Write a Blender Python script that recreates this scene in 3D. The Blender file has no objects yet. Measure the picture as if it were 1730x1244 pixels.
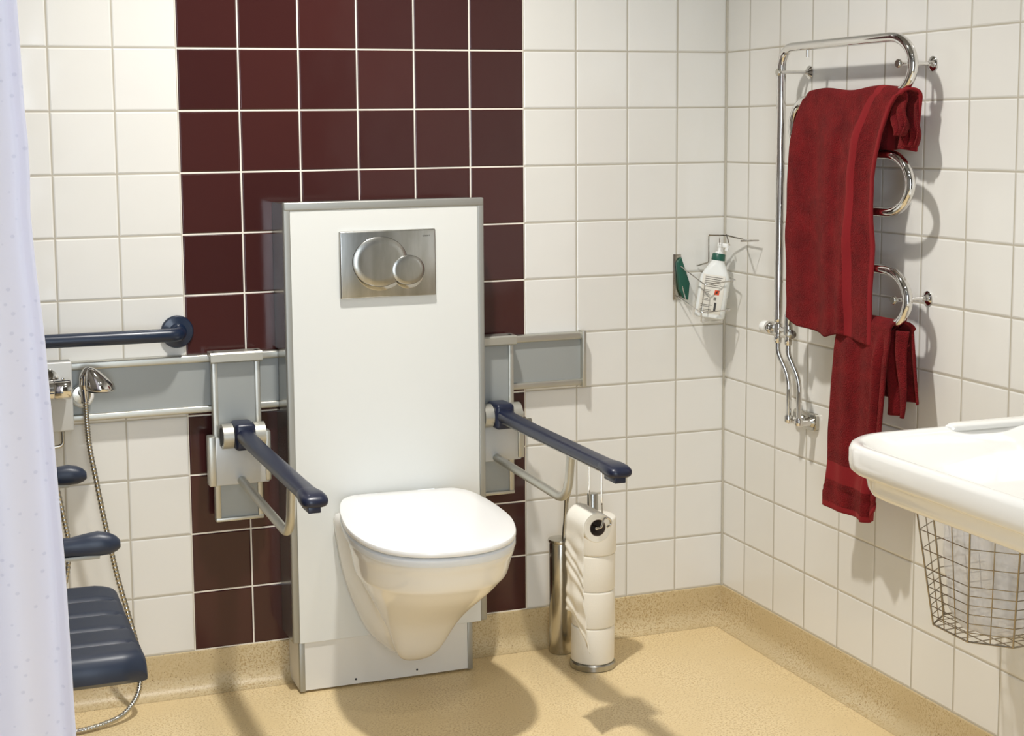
import bpy, bmesh, math, random
from mathutils import Vector, Matrix, noise
random.seed(7)
PI = math.pi
C = bpy.context.scene.collection
sc = bpy.context.scene

# ------------------------------------------------------------------ materials
def srgb(r, g, b):
    f = lambda c: (c/255)/12.92 if c/255 <= .04045 else ((c/255+.055)/1.055)**2.4
    return (f(r), f(g), f(b), 1)

def mat(name, col, rough=.4, metal=0, spec=.5, coat=0, bump=None, trans=0, alpha=1, sheen=0, sss=0, var=None, aniso=0):
    m = bpy.data.materials.new(name); m.use_nodes = True
    nt = m.node_tree; b = nt.nodes['Principled BSDF']
    b.inputs['Base Color'].default_value = col
    b.inputs['Roughness'].default_value = rough
    b.inputs['Metallic'].default_value = metal
    b.inputs['Specular IOR Level'].default_value = spec
    b.inputs['Coat Weight'].default_value = coat
    b.inputs['Coat Roughness'].default_value = .05
    b.inputs['Transmission Weight'].default_value = trans
    b.inputs['Alpha'].default_value = alpha
    b.inputs['Sheen Weight'].default_value = sheen
    b.inputs['Subsurface Weight'].default_value = sss
    if sss: b.inputs['Subsurface Radius'].default_value = (.01, .01, .008)
    tc = nt.nodes.new('ShaderNodeTexCoord')
    if var:     # small procedural colour variation: (scale, second colour, low, high, stretch)
        n = nt.nodes.new('ShaderNodeTexNoise'); n.inputs['Scale'].default_value = var[0]; n.inputs['Detail'].default_value = 4
        mp = nt.nodes.new('ShaderNodeMapping'); mp.inputs['Scale'].default_value = var[4] if len(var) > 4 else (1, 1, 1)
        nt.links.new(tc.outputs['Object'], mp.inputs['Vector']); nt.links.new(mp.outputs[0], n.inputs['Vector'])
        r = nt.nodes.new('ShaderNodeMapRange'); r.inputs['From Min'].default_value = var[2]; r.inputs['From Max'].default_value = var[3]
        nt.links.new(n.outputs['Fac'], r.inputs['Value'])
        mx = nt.nodes.new('ShaderNodeMix'); mx.data_type = 'RGBA'
        mx.inputs['A'].default_value = col; mx.inputs['B'].default_value = var[1]
        nt.links.new(r.outputs[0], mx.inputs['Factor']); nt.links.new(mx.outputs['Result'], b.inputs['Base Color'])
    if bump:    # (scale, strength, distance)
        n = nt.nodes.new('ShaderNodeTexNoise'); n.inputs['Scale'].default_value = bump[0]; n.inputs['Detail'].default_value = 3
        nt.links.new(tc.outputs['Object'], n.inputs['Vector'])
        bp = nt.nodes.new('ShaderNodeBump'); bp.inputs['Strength'].default_value = bump[1]; bp.inputs['Distance'].default_value = bump[2]
        nt.links.new(n.outputs['Fac'], bp.inputs['Height']); nt.links.new(bp.outputs[0], b.inputs['Normal'])
    return m

M = {}
M['ceramic'] = mat('ceramic', srgb(238, 236, 230), .08, coat=.3, spec=.5)
M['lid_plastic'] = mat('lid_plastic', srgb(243, 242, 239), .22)
M['seat_plastic'] = mat('seat_plastic', srgb(226, 230, 234), .2)
M['laminate'] = mat('laminate', srgb(228, 229, 224), .35)
M['plinth_laminate'] = mat('plinth_laminate', srgb(228, 226, 219), .4)
M['alu'] = mat('alu', srgb(172, 172, 166), .5, .75)
M['alu_warm'] = mat('alu_warm', srgb(196, 194, 184), .42, .85)
M['alu_side'] = mat('alu_side', srgb(150, 149, 142), .25, .85)
M['steel'] = mat('steel', srgb(190, 189, 184), .28, 1, var=(40, srgb(170, 168, 160), .35, .65, (1, 1, .2)))
M['chrome'] = mat('chrome', srgb(225, 223, 220), .06, 1)
M['dull_chrome'] = mat('dull_chrome', srgb(190, 186, 176), .2, 1)
M['wire'] = mat('wire', srgb(160, 150, 134), .22, 1)
M['navy'] = mat('navy', srgb(27, 33, 55), .34, bump=(900, .08, .0004))
M['navy_seat'] = mat('navy_seat', srgb(30, 40, 58), .42, bump=(700, .1, .0004))
M['navy_gloss'] = mat('navy_gloss', srgb(20, 34, 56), .3, coat=.15)
M['grey_panel'] = mat('grey_panel', srgb(160, 163, 160), .4, .15)
M['grey_cover'] = mat('grey_cover', srgb(200, 200, 196), .35, .1)
M['dark'] = mat('dark', srgb(30, 28, 28), .6)
M['black_gap'] = mat('black_gap', srgb(70, 68, 64), .5, .5)
M['paper'] = mat('paper', srgb(238, 233, 220), .85, sss=.1, bump=(350, .35, .001))
M['card'] = mat('card', srgb(112, 96, 84), .9)
M['white_plastic'] = mat('white_plastic', srgb(238, 238, 234), .3, sss=.05)
M['bottle'] = mat('bottle', srgb(232, 234, 230), .25, sss=.15)
M['green'] = mat('green', srgb(26, 84, 68), .4)
M['label'] = mat('label', srgb(222, 218, 206), .5)
M['ink'] = mat('ink', srgb(120, 116, 108), .6)
M['dark_ink'] = mat('dark_ink', srgb(60, 58, 56), .6)
M['orange'] = mat('orange', srgb(222, 84, 40), .5)
M['paint'] = mat('paint', srgb(228, 226, 220), .8)
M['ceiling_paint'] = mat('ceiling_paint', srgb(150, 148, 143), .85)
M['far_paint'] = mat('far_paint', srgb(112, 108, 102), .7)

def towel_mat(name, stripes):
    """terry cloth: deep red with smoother, lighter woven bands laid out along the cloth's own u coordinate"""
    m = mat(name, srgb(108, 22, 26), .95, sheen=.25)
    nt = m.node_tree; b = nt.nodes['Principled BSDF']; L = nt.links
    b.inputs['Sheen Tint'].default_value = srgb(220, 120, 110); b.inputs['Specular IOR Level'].default_value = .1
    uv = nt.nodes.new('ShaderNodeUVMap'); sp = nt.nodes.new('ShaderNodeSeparateXYZ'); L.new(uv.outputs[0], sp.inputs[0])
    tc = nt.nodes.new('ShaderNodeTexCoord')
    last = None
    for ch, a, w in stripes:
        s = nt.nodes.new('ShaderNodeMath'); s.operation = 'COMPARE'
        L.new(sp.outputs[ch], s.inputs[0]); s.inputs[1].default_value = a; s.inputs[2].default_value = w
        if last is None: last = s.outputs[0]
        else:
            mxm = nt.nodes.new('ShaderNodeMath'); mxm.operation = 'MAXIMUM'; L.new(last, mxm.inputs[0]); L.new(s.outputs[0], mxm.inputs[1]); last = mxm.outputs[0]
    n1 = nt.nodes.new('ShaderNodeTexNoise'); n1.inputs['Scale'].default_value = 22; n1.inputs['Detail'].default_value = 6; n1.inputs['Roughness'].default_value = .7
    L.new(tc.outputs['Object'], n1.inputs['Vector'])
    r = nt.nodes.new('ShaderNodeMapRange'); r.inputs['From Min'].default_value = .35; r.inputs['From Max'].default_value = .68; L.new(n1.outputs['Fac'], r.inputs['Value'])
    mx = nt.nodes.new('ShaderNodeMix'); mx.data_type = 'RGBA'; mx.inputs['A'].default_value = srgb(92, 20, 24); mx.inputs['B'].default_value = srgb(122, 26, 30)
    L.new(r.outputs[0], mx.inputs['Factor'])
    mx2 = nt.nodes.new('ShaderNodeMix'); mx2.data_type = 'RGBA'; L.new(mx.outputs['Result'], mx2.inputs['A']); mx2.inputs['B'].default_value = srgb(128, 33, 37)
    L.new(last, mx2.inputs['Factor']); L.new(mx2.outputs['Result'], b.inputs['Base Color'])
    n2 = nt.nodes.new('ShaderNodeTexVoronoi'); n2.inputs['Scale'].default_value = 420; L.new(tc.outputs['Object'], n2.inputs['Vector'])
    inv = nt.nodes.new('ShaderNodeMath'); inv.operation = 'MULTIPLY_ADD'; L.new(last, inv.inputs[0]); inv.inputs[1].default_value = -.85; inv.inputs[2].default_value = 1
    bp = nt.nodes.new('ShaderNodeBump'); bp.inputs['Distance'].default_value = .0022; L.new(n2.outputs['Distance'], bp.inputs['Height']); L.new(inv.outputs[0], bp.inputs['Strength'])
    L.new(bp.outputs[0], b.inputs['Normal'])
    return m
M['towel_a'] = towel_mat('towel_a', [(0, .765, .033), (0, .985, .018)])
M['towel_b'] = towel_mat('towel_b', [(1, .855, .035), (1, .99, .012)])

def tile_mat(name, axis, off, dark=None):
    """15 cm glazed tiles in a grid; axis 0 = x, 1 = y; joints at off - k*0.15; dark = (a, b) range of the dark columns"""
    m = bpy.data.materials.new(name); m.use_nodes = True
    nt = m.node_tree; L = nt.links; b = nt.nodes['Principled BSDF']
    tc = nt.nodes.new('ShaderNodeTexCoord'); sp = nt.nodes.new('ShaderNodeSeparateXYZ'); L.new(tc.outputs['Object'], sp.inputs[0])
    def mth(op, a, bb=None, c=None):
        n = nt.nodes.new('ShaderNodeMath'); n.operation = op
        for i, v in enumerate((a, bb, c)):
            if v is None: continue
            if isinstance(v, (int, float)): n.inputs[i].default_value = v
            else: L.new(v, n.inputs[i])
        return n.outputs[0]
    P = .15; PZ = .1497
    u = mth('DIVIDE', mth('SUBTRACT', sp.outputs[axis], off), P)
    v = mth('DIVIDE', mth('SUBTRACT', sp.outputs[2], 1.60), PZ)
    def edge(t):
        f = mth('FRACT', t); return mth('MULTIPLY', mth('MINIMUM', f, mth('SUBTRACT', 1.0, f)), P)
    d = mth('MINIMUM', edge(u), edge(v))
    g = nt.nodes.new('ShaderNodeMapRange'); g.inputs['From Min'].default_value = .0017; g.inputs['From Max'].default_value = .0021
    g.inputs['To Min'].default_value = 1; g.inputs['To Max'].default_value = 0; L.new(d, g.inputs['Value']); grout = g.outputs[0]
    cu = mth('FLOOR', u); cv = mth('FLOOR', v)
    cmb = nt.nodes.new('ShaderNodeCombineXYZ'); L.new(cu, cmb.inputs[0]); L.new(cv, cmb.inputs[1])
    wn = nt.nodes.new('ShaderNodeTexWhiteNoise'); wn.noise_dimensions = '3D'; L.new(cmb.outputs[0], wn.inputs['Vector'])
    # tile body colour, with a very slight batch difference per tile
    def rgb(c): 
        n = nt.nodes.new('ShaderNodeRGB'); n.outputs[0].default_value = c; return n.outputs[0]
    def mix(f, a, bb):
        n = nt.nodes.new('ShaderNodeMix'); n.data_type = 'RGBA'
        L.new(f, n.inputs['Factor'])
        for k, c in (('A', a), ('B', bb)):
            if isinstance(c, tuple): n.inputs[k].default_value = c
            else: L.new(c, n.inputs[k])
        return n.outputs['Result']
    white = mix(wn.outputs['Value'], srgb(231, 229, 223), srgb(228, 226, 219))
    gw = srgb(188, 181, 165)
    if dark:
        dm = mth('MULTIPLY', mth('GREATER_THAN', sp.outputs[axis], dark[0]), mth('LESS_THAN', sp.outputs[axis], dark[1]))
        dk = mix(wn.outputs['Value'], srgb(62, 31, 30), srgb(70, 36, 34))
        body = mix(dm, white, dk); gc = mix(dm, gw, srgb(238, 231, 218))
    else:
        body = white; gc = rgb(gw)
    L.new(mix(grout, body, gc), b.inputs['Base Color'])
    r = mth('MULTIPLY_ADD', grout, .6, .13); L.new(r, b.inputs['Roughness'])
    b.inputs['Specular IOR Level'].default_value = .5
    # pillowed edges + gentle glaze waviness, phase differs per tile
    e = nt.nodes.new('ShaderNodeMapRange'); e.interpolation_type = 'SMOOTHSTEP'; e.inputs['From Min'].default_value = .001; e.inputs['From Max'].default_value = .0055
    L.new(d, e.inputs['Value'])
    nz = nt.nodes.new('ShaderNodeTexNoise'); nz.inputs['Scale'].default_value = 9; nz.inputs['Detail'].default_value = 1
    va = nt.nodes.new('ShaderNodeVectorMath'); va.operation = 'MULTIPLY_ADD'; L.new(wn.outputs['Color'], va.inputs[0]); va.inputs[1].default_value = (3, 3, 3); L.new(tc.outputs['Object'], va.inputs[2])
    L.new(va.outputs[0], nz.inputs['Vector'])
    h = mth('ADD', mth('MULTIPLY', e.outputs[0], .0012), mth('MULTIPLY', nz.outputs['Fac'], .0016))
    bp = nt.nodes.new('ShaderNodeBump'); bp.inputs['Strength'].default_value = 1; bp.inputs['Distance'].default_value = 1; L.new(h, bp.inputs['Height']); L.new(bp.outputs[0], b.inputs['Normal'])
    return m
M['tile_back'] = tile_mat('tile_back', 0, -.1515, (-1.5015, -.6015))
M['tile_right'] = tile_mat('tile_right', 1, -.1193)

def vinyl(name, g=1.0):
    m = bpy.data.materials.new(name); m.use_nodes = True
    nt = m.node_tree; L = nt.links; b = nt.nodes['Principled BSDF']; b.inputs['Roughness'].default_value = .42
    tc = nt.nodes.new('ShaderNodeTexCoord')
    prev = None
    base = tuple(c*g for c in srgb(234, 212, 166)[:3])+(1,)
    for sca, col, lo, hi, kind in ((200, srgb(204, 174, 122), .50, .60, 'n'), (400, srgb(242, 224, 184), .56, .66, 'n'), (5, srgb(226, 202, 154), .4, .7, 'n'), (300, srgb(140, 104, 62), .66, .70, 'n')):
        n = nt.nodes.new('ShaderNodeTexNoise'); n.inputs['Scale'].default_value = sca; n.inputs['Detail'].default_value = 2
        ad = nt.nodes.new('ShaderNodeVectorMath'); ad.operation = 'ADD'; ad.inputs[1].default_value = (sca*.37, sca*.11, 0)
        L.new(tc.outputs['Object'], ad.inputs[0]); L.new(ad.outputs[0], n.inputs['Vector'])
        r = nt.nodes.new('ShaderNodeMapRange'); r.inputs['From Min'].default_value = lo; r.inputs['From Max'].default_value = hi; L.new(n.outputs['Fac'], r.inputs['Value'])
        mx = nt.nodes.new('ShaderNodeMix'); mx.data_type = 'RGBA'
        if prev is None: mx.inputs['A'].default_value = base
        else: L.new(prev, mx.inputs['A'])
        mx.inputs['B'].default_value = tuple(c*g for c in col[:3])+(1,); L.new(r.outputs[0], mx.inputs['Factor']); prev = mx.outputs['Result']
    L.new(prev, b.inputs['Base Color'])
    n = nt.nodes.new('ShaderNodeTexNoise'); n.inputs['Scale'].default_value = 260; L.new(tc.outputs['Object'], n.inputs['Vector'])
    bp = nt.nodes.new('ShaderNodeBump'); bp.inputs['Strength'].default_value = .3; bp.inputs['Distance'].default_value = .0006; L.new(n.outputs['Fac'], bp.inputs['Height']); L.new(bp.outputs[0], b.inputs['Normal'])
    return m
M['vinyl'] = vinyl('vinyl'); M['vinyl_shaded'] = vinyl('vinyl_shaded', .74)  # skirting: same vinyl as the floor, darkened to paint in its shade

def curtain_mat():
    m = mat('curtain_cloth', srgb(243, 242, 251), .55, sheen=.2)
    nt = m.node_tree; L = nt.links; b = nt.nodes['Principled BSDF']
    uv = nt.nodes.new('ShaderNodeUVMap'); vo = nt.nodes.new('ShaderNodeTexVoronoi'); vo.inputs['Scale'].default_value = 1; vo.inputs['Randomness'].default_value = .35
    mp = nt.nodes.new('ShaderNodeMapping'); mp.inputs['Scale'].default_value = (38, 55, 1); mp.inputs['Rotation'].default_value = (0, 0, .6)
    L.new(uv.outputs[0], mp.inputs['Vector']); L.new(mp.outputs[0], vo.inputs['Vector'])
    r = nt.nodes.new('ShaderNodeMapRange'); r.inputs['From Min'].default_value = .13; r.inputs['From Max'].default_value = .17; r.inputs['To Min'].default_value = 1; r.inputs['To Max'].default_value = 0
    L.new(vo.outputs['Distance'], r.inputs['Value'])
    mx = nt.nodes.new('ShaderNodeMix'); mx.data_type = 'RGBA'; mx.inputs['A'].default_value = srgb(243, 242, 251); mx.inputs['B'].default_value = srgb(226, 226, 238)
    L.new(r.outputs[0], mx.inputs['Factor']); L.new(mx.outputs['Result'], b.inputs['Base Color'])
    n = nt.nodes.new('ShaderNodeTexNoise'); n.inputs['Scale'].default_value = 60; L.new(uv.outputs[0], n.inputs['Vector'])
    tr = nt.nodes.new('ShaderNodeBsdfTranslucent'); tr.inputs['Color'].default_value = srgb(243, 242, 251)
    ms = nt.nodes.new('ShaderNodeMixShader'); ms.inputs[0].default_value = .3
    out = nt.nodes['Material Output']; L.new(b.outputs[0], ms.inputs[1]); L.new(tr.outputs[0], ms.inputs[2]); L.new(ms.outputs[0], out.inputs['Surface'])
    return m
M['curtain'] = curtain_mat()

def bag_mat():
    m = mat('thin_plastic', srgb(240, 240, 242), .25, bump=(45, .5, .004))
    nt = m.node_tree; L = nt.links; b = nt.nodes['Principled BSDF']
    tp = nt.nodes.new('ShaderNodeBsdfTransparent'); tl = nt.nodes.new('ShaderNodeBsdfTranslucent'); tl.inputs['Color'].default_value = srgb(235, 235, 238)
    m1 = nt.nodes.new('ShaderNodeMixShader'); m1.inputs[0].default_value = .4
    m2 = nt.nodes.new('ShaderNodeMixShader')
    tc = nt.nodes.new('ShaderNodeTexCoord'); n = nt.nodes.new('ShaderNodeTexNoise'); n.inputs['Scale'].default_value = 16; L.new(tc.outputs['Object'], n.inputs['Vector'])
    r = nt.nodes.new('ShaderNodeMapRange'); r.inputs['From Min'].default_value = .4; r.inputs['From Max'].default_value = .65; r.inputs['To Min'].default_value = .62; r.inputs['To Max'].default_value = .15
    L.new(n.outputs['Fac'], r.inputs['Value']); L.new(r.outputs[0], m2.inputs[0])
    L.new(b.outputs[0], m1.inputs[1]); L.new(tl.outputs[0], m1.inputs[2]); L.new(m1.outputs[0], m2.inputs[1]); L.new(tp.outputs[0], m2.inputs[2])
    L.new(m2.outputs[0], nt.nodes['Material Output'].inputs['Surface'])
    return m
M['bag'] = bag_mat()

def emit(name, col, s):
    m = bpy.data.materials.new(name); m.use_nodes = True; b = m.node_tree.nodes['Principled BSDF']
    b.inputs['Base Color'].default_value = (.8, .8, .8, 1); b.inputs['Emission Color'].default_value = col; b.inputs['Emission Strength'].default_value = s
    return m

# ------------------------------------------------------------------ geometry helpers
class MB:
    def __init__(s): s.bm = bmesh.new(); s.mats = []; s.uvl = None
    def mi(s, m):
        if m not in s.mats: s.mats.append(m)
        return s.mats.index(m)
    def add(s, verts, faces, m='ceramic', smooth=True):
        vs = [s.bm.verts.new(v) for v in verts]; k = s.mi(m); out = []
        for f in faces:
            try: fc = s.bm.faces.new([vs[i] for i in f])
            except ValueError: continue
            fc.material_index = k; fc.smooth = smooth; out.append(fc)
        return vs, out
    def box(s, x0, x1, y0, y1, z0, z1, m, bev=0, seg=2, rot=None, smooth=False):
        t = bmesh.new(); bmesh.ops.create_cube(t, size=1)
        c = Vector(((x0+x1)/2, (y0+y1)/2, (z0+z1)/2))
        for v in t.verts: v.co = Vector((v.co.x*(x1-x0), v.co.y*(y1-y0), v.co.z*(z1-z0)))
        if bev: bmesh.ops.bevel(t, geom=t.edges[:], offset=bev, segments=seg, profile=.5, affect='EDGES')
        for v in t.verts:
            if rot is not None: v.co = rot @ v.co
            v.co += c
        t.verts.index_update()
        vs = [v.co.copy() for v in t.verts]; fs = [[v.index for v in f.verts] for f in t.faces]; t.free()
        s.add(vs, fs, m, smooth=bool(bev)); return s
    def tube(s, pts, r, m, n=12, cap=True, closed=False, flat=None):
        pts = [Vector(p) for p in pts]; N = len(pts)
        rs = r if isinstance(r, (list, tuple)) else [r]*N
        T = []
        for i in range(N):
            a = pts[(i-1) % N] if (closed or i) else pts[0]; b = pts[(i+1) % N] if (closed or i < N-1) else pts[-1]
            T.append((b-a).normalized())
        up = Vector((0, 0, 1)) if abs(T[0].z) < .9 else Vector((1, 0, 0))
        nrm = (up - T[0]*up.dot(T[0])).normalized(); vs = []
        for i in range(N):
            nrm = (nrm - T[i]*nrm.dot(T[i])).normalized(); bn = T[i].cross(nrm)
            for k in range(n):
                a = 2*PI*k/n
                ca, sa = math.cos(a), math.sin(a)
                if flat: ca *= flat[0]; sa *= flat[1]
                vs.append(pts[i] + (nrm*ca + bn*sa)*rs[i])
        fs = []
        for i in range(N if closed else N-1):
            j = (i+1) % N
            for k in range(n):
                l = (k+1) % n; fs.append((i*n+k, i*n+l, j*n+l, j*n+k))
        if cap and not closed: fs.append(tuple(range(n-1, -1, -1))); fs.append(tuple((N-1)*n+k for k in range(n)))
        s.add(vs, fs, m); return s
    def lathe(s, prof, m, loc=(0, 0, 0), axis=(0, 0, 1), n=32, cap=True):
        ax = Vector(axis).normalized(); q = Vector((0, 0, 1)).rotation_difference(ax).to_matrix(); loc = Vector(loc); vs = []
        for r, z in prof:
            for k in range(n):
                a = 2*PI*k/n; vs.append(loc + q @ Vector((max(r, 1e-5)*math.cos(a), max(r, 1e-5)*math.sin(a), z)))
        fs = [(i*n+k, i*n+(k+1) % n, (i+1)*n+(k+1) % n, (i+1)*n+k) for i in range(len(prof)-1) for k in range(n)]
        if cap: fs.append(tuple(range(n-1, -1, -1))); fs.append(tuple((len(prof)-1)*n+k for k in range(n)))
        s.add(vs, fs, m); return s
    def loft(s, rings, m, cap0=True, cap1=True, closed=True):
        n = len(rings[0]); vs = [Vector(p) for r in rings for p in r]; fs = []
        for i in range(len(rings)-1):
            for k in range(n if closed else n-1):
                l = (k+1) % n; fs.append((i*n+k, i*n+l, (i+1)*n+l, (i+1)*n+k))
        if cap0: fs.append(tuple(range(n-1, -1, -1)))
        if cap1: fs.append(tuple((len(rings)-1)*n+k for k in range(n)))
        s.add(vs, fs, m); return s
    def prism(s, outline, axis, a, b, m, bev=0):
        """outline: 2D points in the two other axes; extruded along axis (0/1/2) from a to b"""
        def P(p, t):
            return {0: (t, p[0], p[1]), 1: (p[0], t, p[1]), 2: (p[0], p[1], t)}[axis]
        t = bmesh.new(); n = len(outline)
        vs = [t.verts.new(P(p, a)) for p in outline] + [t.verts.new(P(p, b)) for p in outline]
        for k in range(n): t.faces.new((vs[k], vs[(k+1) % n], vs[n+(k+1) % n], vs[n+k]))
        t.faces.new(vs[:n][::-1]); t.faces.new(vs[n:])
        bmesh.ops.recalc_face_normals(t, faces=t.faces)
        if bev: bmesh.ops.bevel(t, geom=[e for e in t.edges if e.calc_face_angle(0) > .6], offset=bev, segments=2, profile=.5, affect='EDGES')
        t.verts.index_update()
        V = [v.co.copy() for v in t.verts]; F = [[v.index for v in f.verts] for f in t.faces]; t.free()
        s.add(V, F, m, smooth=bool(bev)); return s
    def build(s, name, parent=None, sub=0, solid=0, auto=True, recalc=True):
        if recalc: bmesh.ops.recalc_face_normals(s.bm, faces=s.bm.faces)
        me = bpy.data.meshes.new(name); s.bm.to_mesh(me); s.bm.free()
        for m in s.mats: me.materials.append(M[m])
        if auto: me.set_sharp_from_angle(angle=math.radians(38))
        o = bpy.data.objects.new(name, me); C.objects.link(o)
        if solid:
            md = o.modifiers.new('thick', 'SOLIDIFY'); md.thickness = solid; md.offset = 0
        if sub:
            md = o.modifiers.new('sub', 'SUBSURF'); md.levels = sub; md.render_levels = sub
        if parent is not None: attach(o, parent)
        return o

def wmat(o):
    m = Matrix.Translation(o.location) if o.type == 'EMPTY' else o.matrix_basis
    return (wmat(o.parent) @ o.matrix_parent_inverse @ m) if o.parent else m
def attach(o, p):
    o.parent = p; o.matrix_parent_inverse = wmat(p).inverted()
def thing(name, label, cat, loc, group=None):
    o = bpy.data.objects.new(name, None); C.objects.link(o); o.empty_display_size = .05
    o.location = loc; o['label'] = label; o['category'] = cat
    if group: o['group'] = group
    return o
def tag(o, label, cat, group=None):
    o['label'] = label; o['category'] = cat
    if group: o['group'] = group
    return o
def struct(o): o['kind'] = 'structure'; return o

def fillet(pts, r, n=6):
    pts = [Vector(p) for p in pts]; out = [pts[0]]
    for i in range(1, len(pts)-1):
        a, b, c = pts[i-1], pts[i], pts[i+1]
        rr = r[i-1] if isinstance(r, (list, tuple)) else r
        d1 = (a-b); d2 = (c-b); k = min(rr, d1.length*.49, d2.length*.49)
        p, q = b+d1.normalized()*k, b+d2.normalized()*k
        for j in range(n+1):
            t = j/n; out.append(p*(1-t)**2 + b*2*t*(1-t) + q*t*t)
    out.append(pts[-1]); return out
def spline(pts, n=8):
    pts = [Vector(p) for p in pts]; P = [pts[0]*2-pts[1]]+pts+[pts[-1]*2-pts[-2]]; out = []
    for i in range(1, len(P)-2):
        for j in range(n):
            t = j/n; p0, p1, p2, p3 = P[i-1:i+3]
            out.append(.5*((2*p1)+(-p0+p2)*t+(2*p0-5*p1+4*p2-p3)*t*t+(-p0+3*p1-3*p2+p3)*t**3))
    out.append(pts[-1]); return out
def lerp(a, b, t): return a+(b-a)*t
def interp(tab, x):
    if x <= tab[0][0]: return tab[0][1]
    for (a, u), (b, v) in zip(tab, tab[1:]):
        if x <= b: return u+(v-u)*(x-a)/(b-a)
    return tab[-1][1]
def sm(t): t = max(0, min(1, t)); return t*t*(3-2*t)
def rrect(x0, x1, y0, y1, r, z, n=6):
    out = []
    for cx, cy, a0 in ((x1-r, y1-r, 0), (x0+r, y1-r, PI/2), (x0+r, y0+r, PI), (x1-r, y0+r, 1.5*PI)):
        for k in range(n+1):
            a = a0+PI/2*k/n; out.append((cx+r*math.cos(a), cy+r*math.sin(a), z))
    return out

# ------------------------------------------------------------------ room
XL, YF, ZC = -2.42, -4.45, 2.77
def slab(name, x0, x1, y0, y1, z0, z1, m):
    b = MB(); b.box(x0, x1, y0, y1, z0, z1, m); return struct(b.build(name))
slab('floor', XL-.1, .1, YF-.1, .1, -.1, 0, 'vinyl')
slab('ceiling', XL-.1, .1, YF-.1, .1, ZC, ZC+.1, 'ceiling_paint')
slab('wall_back', XL-.1, .1, 0, .1, 0, ZC, 'tile_back')
slab('wall_right', 0, .1, YF, 0, 0, ZC, 'tile_right')
slab('wall_left', XL-.1, XL, YF, 0, 0, ZC, 'far_paint')
slab('wall_front', XL-.1, .1, YF-.1, YF, 0, ZC, 'far_paint')
def cove_prof():                       # (distance from wall, height): coved vinyl skirting
    p = [(0.0, .102), (.0035, .1005), (.004, .096), (.004, .045)]
    for k in range(1, 9):
        a = PI/2*k/8; p.append((.004+.041*(1-math.cos(a)), .045-.0445*math.sin(a)))
    p.append((0.0, 0.0)); return p
b = MB(); P = cove_prof()
b.loft([[(XL, -d, z) for d, z in P], [(-.0, -d, z) for d, z in P]], 'vinyl_shaded'); struct(b.build('baseboard_back'))
b = MB(); b.loft([[(-d, YF, z) for d, z in P], [(-d, -.0, z) for d, z in P]], 'vinyl_shaded'); struct(b.build('baseboard_right'))
M['sealant'] = mat('sealant', srgb(186, 180, 164), .5)
b = MB(); b.tube([(-.001, -.001, .10), (-.001, -.001, ZC)], .0042, 'sealant', 8); struct(b.build('trim_1'))

# ------------------------------------------------------------------ cistern cabinet
D = -.125
cab = thing('cistern_cabinet', 'tall white cistern cabinet with aluminium edges behind the wall-hung toilet', 'cabinet', (-1.02, -.06, 0))
X0, X1, ZB, ZT = -1.277, -.764, .131, 1.228
b = MB()                                # carcass: two grey sides notched round the wall rail, and a top; hollow at the back
for xa, xb in ((X0, X0+.012), (X1-.012, X1)):
    o_ = [(D+.004, ZB), (-.001, ZB), (-.001, .706), (-.034, .706), (-.034, .862), (-.001, .862), (-.001, ZT-.004), (D+.004, ZT-.004)]
    b.prism(o_, 0, xa, xb, 'alu_side')
b.box(X0+.001, X1-.001, D+.004, -.001, ZT-.014, ZT-.0035, 'alu_side')
b.build('casing', cab)
w = .0165
for args in ((X0-.001, X0+w, ZB, ZT), (X1-w, X1+.001, ZB, ZT)):
    b = MB(); b.box(args[0], args[1], D-.002, D+.012, args[2], args[3], 'alu', .0035, 3); b.build('edge_profile', cab)
b = MB(); b.box(X0, X1, D-.003, D+.012, ZT-w*1.25, ZT, 'alu', .0035, 3); b.build('edge_profile', cab)
b = MB(); b.box(X0+w-.001, X1-w+.001, D-.0005, D+.012, ZB-.0015, ZT-w*1.2, 'laminate', .001, 1); b.build('front_panel', cab)
b = MB(); b.box(-1.262, -.803, D+.004, -.01, .006, ZB+.002, 'plinth_laminate')
pl = b.build('plinth', cab)
for x in (-1.262, -.803-.013):
    b = MB(); b.box(x-.001, x+.013, D+.001, D+.014, .004, ZB, 'alu', .002); b.build('corner_profile', pl)
for x in (-1.118, -.955):
    b = MB(); b.lathe([(.0028, 0), (.0028, .001), (.0012, .0015)], 'dark', (x, D+.0045, .018+(.003 if x > -1 else 0)), (0, -1, 0), 12); b.build('screw', pl)
# flush plate
fx0, fx1, fz0, fz1 = -1.142, -.8945, .9885, 1.1545
b = MB(); b.box(fx0, fx1, D-.012, D+.002, fz0, fz1, 'steel', .004, 3); fp = b.build('flush_plate', cab); fp['label'] = 'brushed steel flush plate'
def ell(b, cx, cz, rx, rz, prof, m):
    """stack of ellipses: prof = (scale inset, y)"""
    b.loft([[(cx+(rx-i)*math.cos(2*PI*k/56), y, cz+(rz-i)*math.sin(2*PI*k/56)) for k in range(56)] for i, y in prof], m)
FY = D-.012
e1, e2 = (-1.0405, 1.0775, .0700, .0612), (-.9685, 1.0545, .0420, .0362)
for n_, (cx, cz, rx, rz), dy in (('finger_recess', e1, 0), ('finger_recess', e2, .0002)):
    b = MB(); ell(b, cx+.0012, cz-.0118, rx-.004, rz-.0015, [(0, FY+.001), (0, FY-.0004-dy), (.0015, FY-.0007-dy)], 'chrome'); b.build(n_, fp)
for (cx, cz, rx, rz), dy in ((e1, 0), (e2, .0013)):
    b = MB(); ell(b, cx, cz, rx+.0009, rz+.0009, [(0, FY+.001), (0, FY-.0011-dy)], 'black_gap'); b.build('button_gap', fp)
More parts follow.
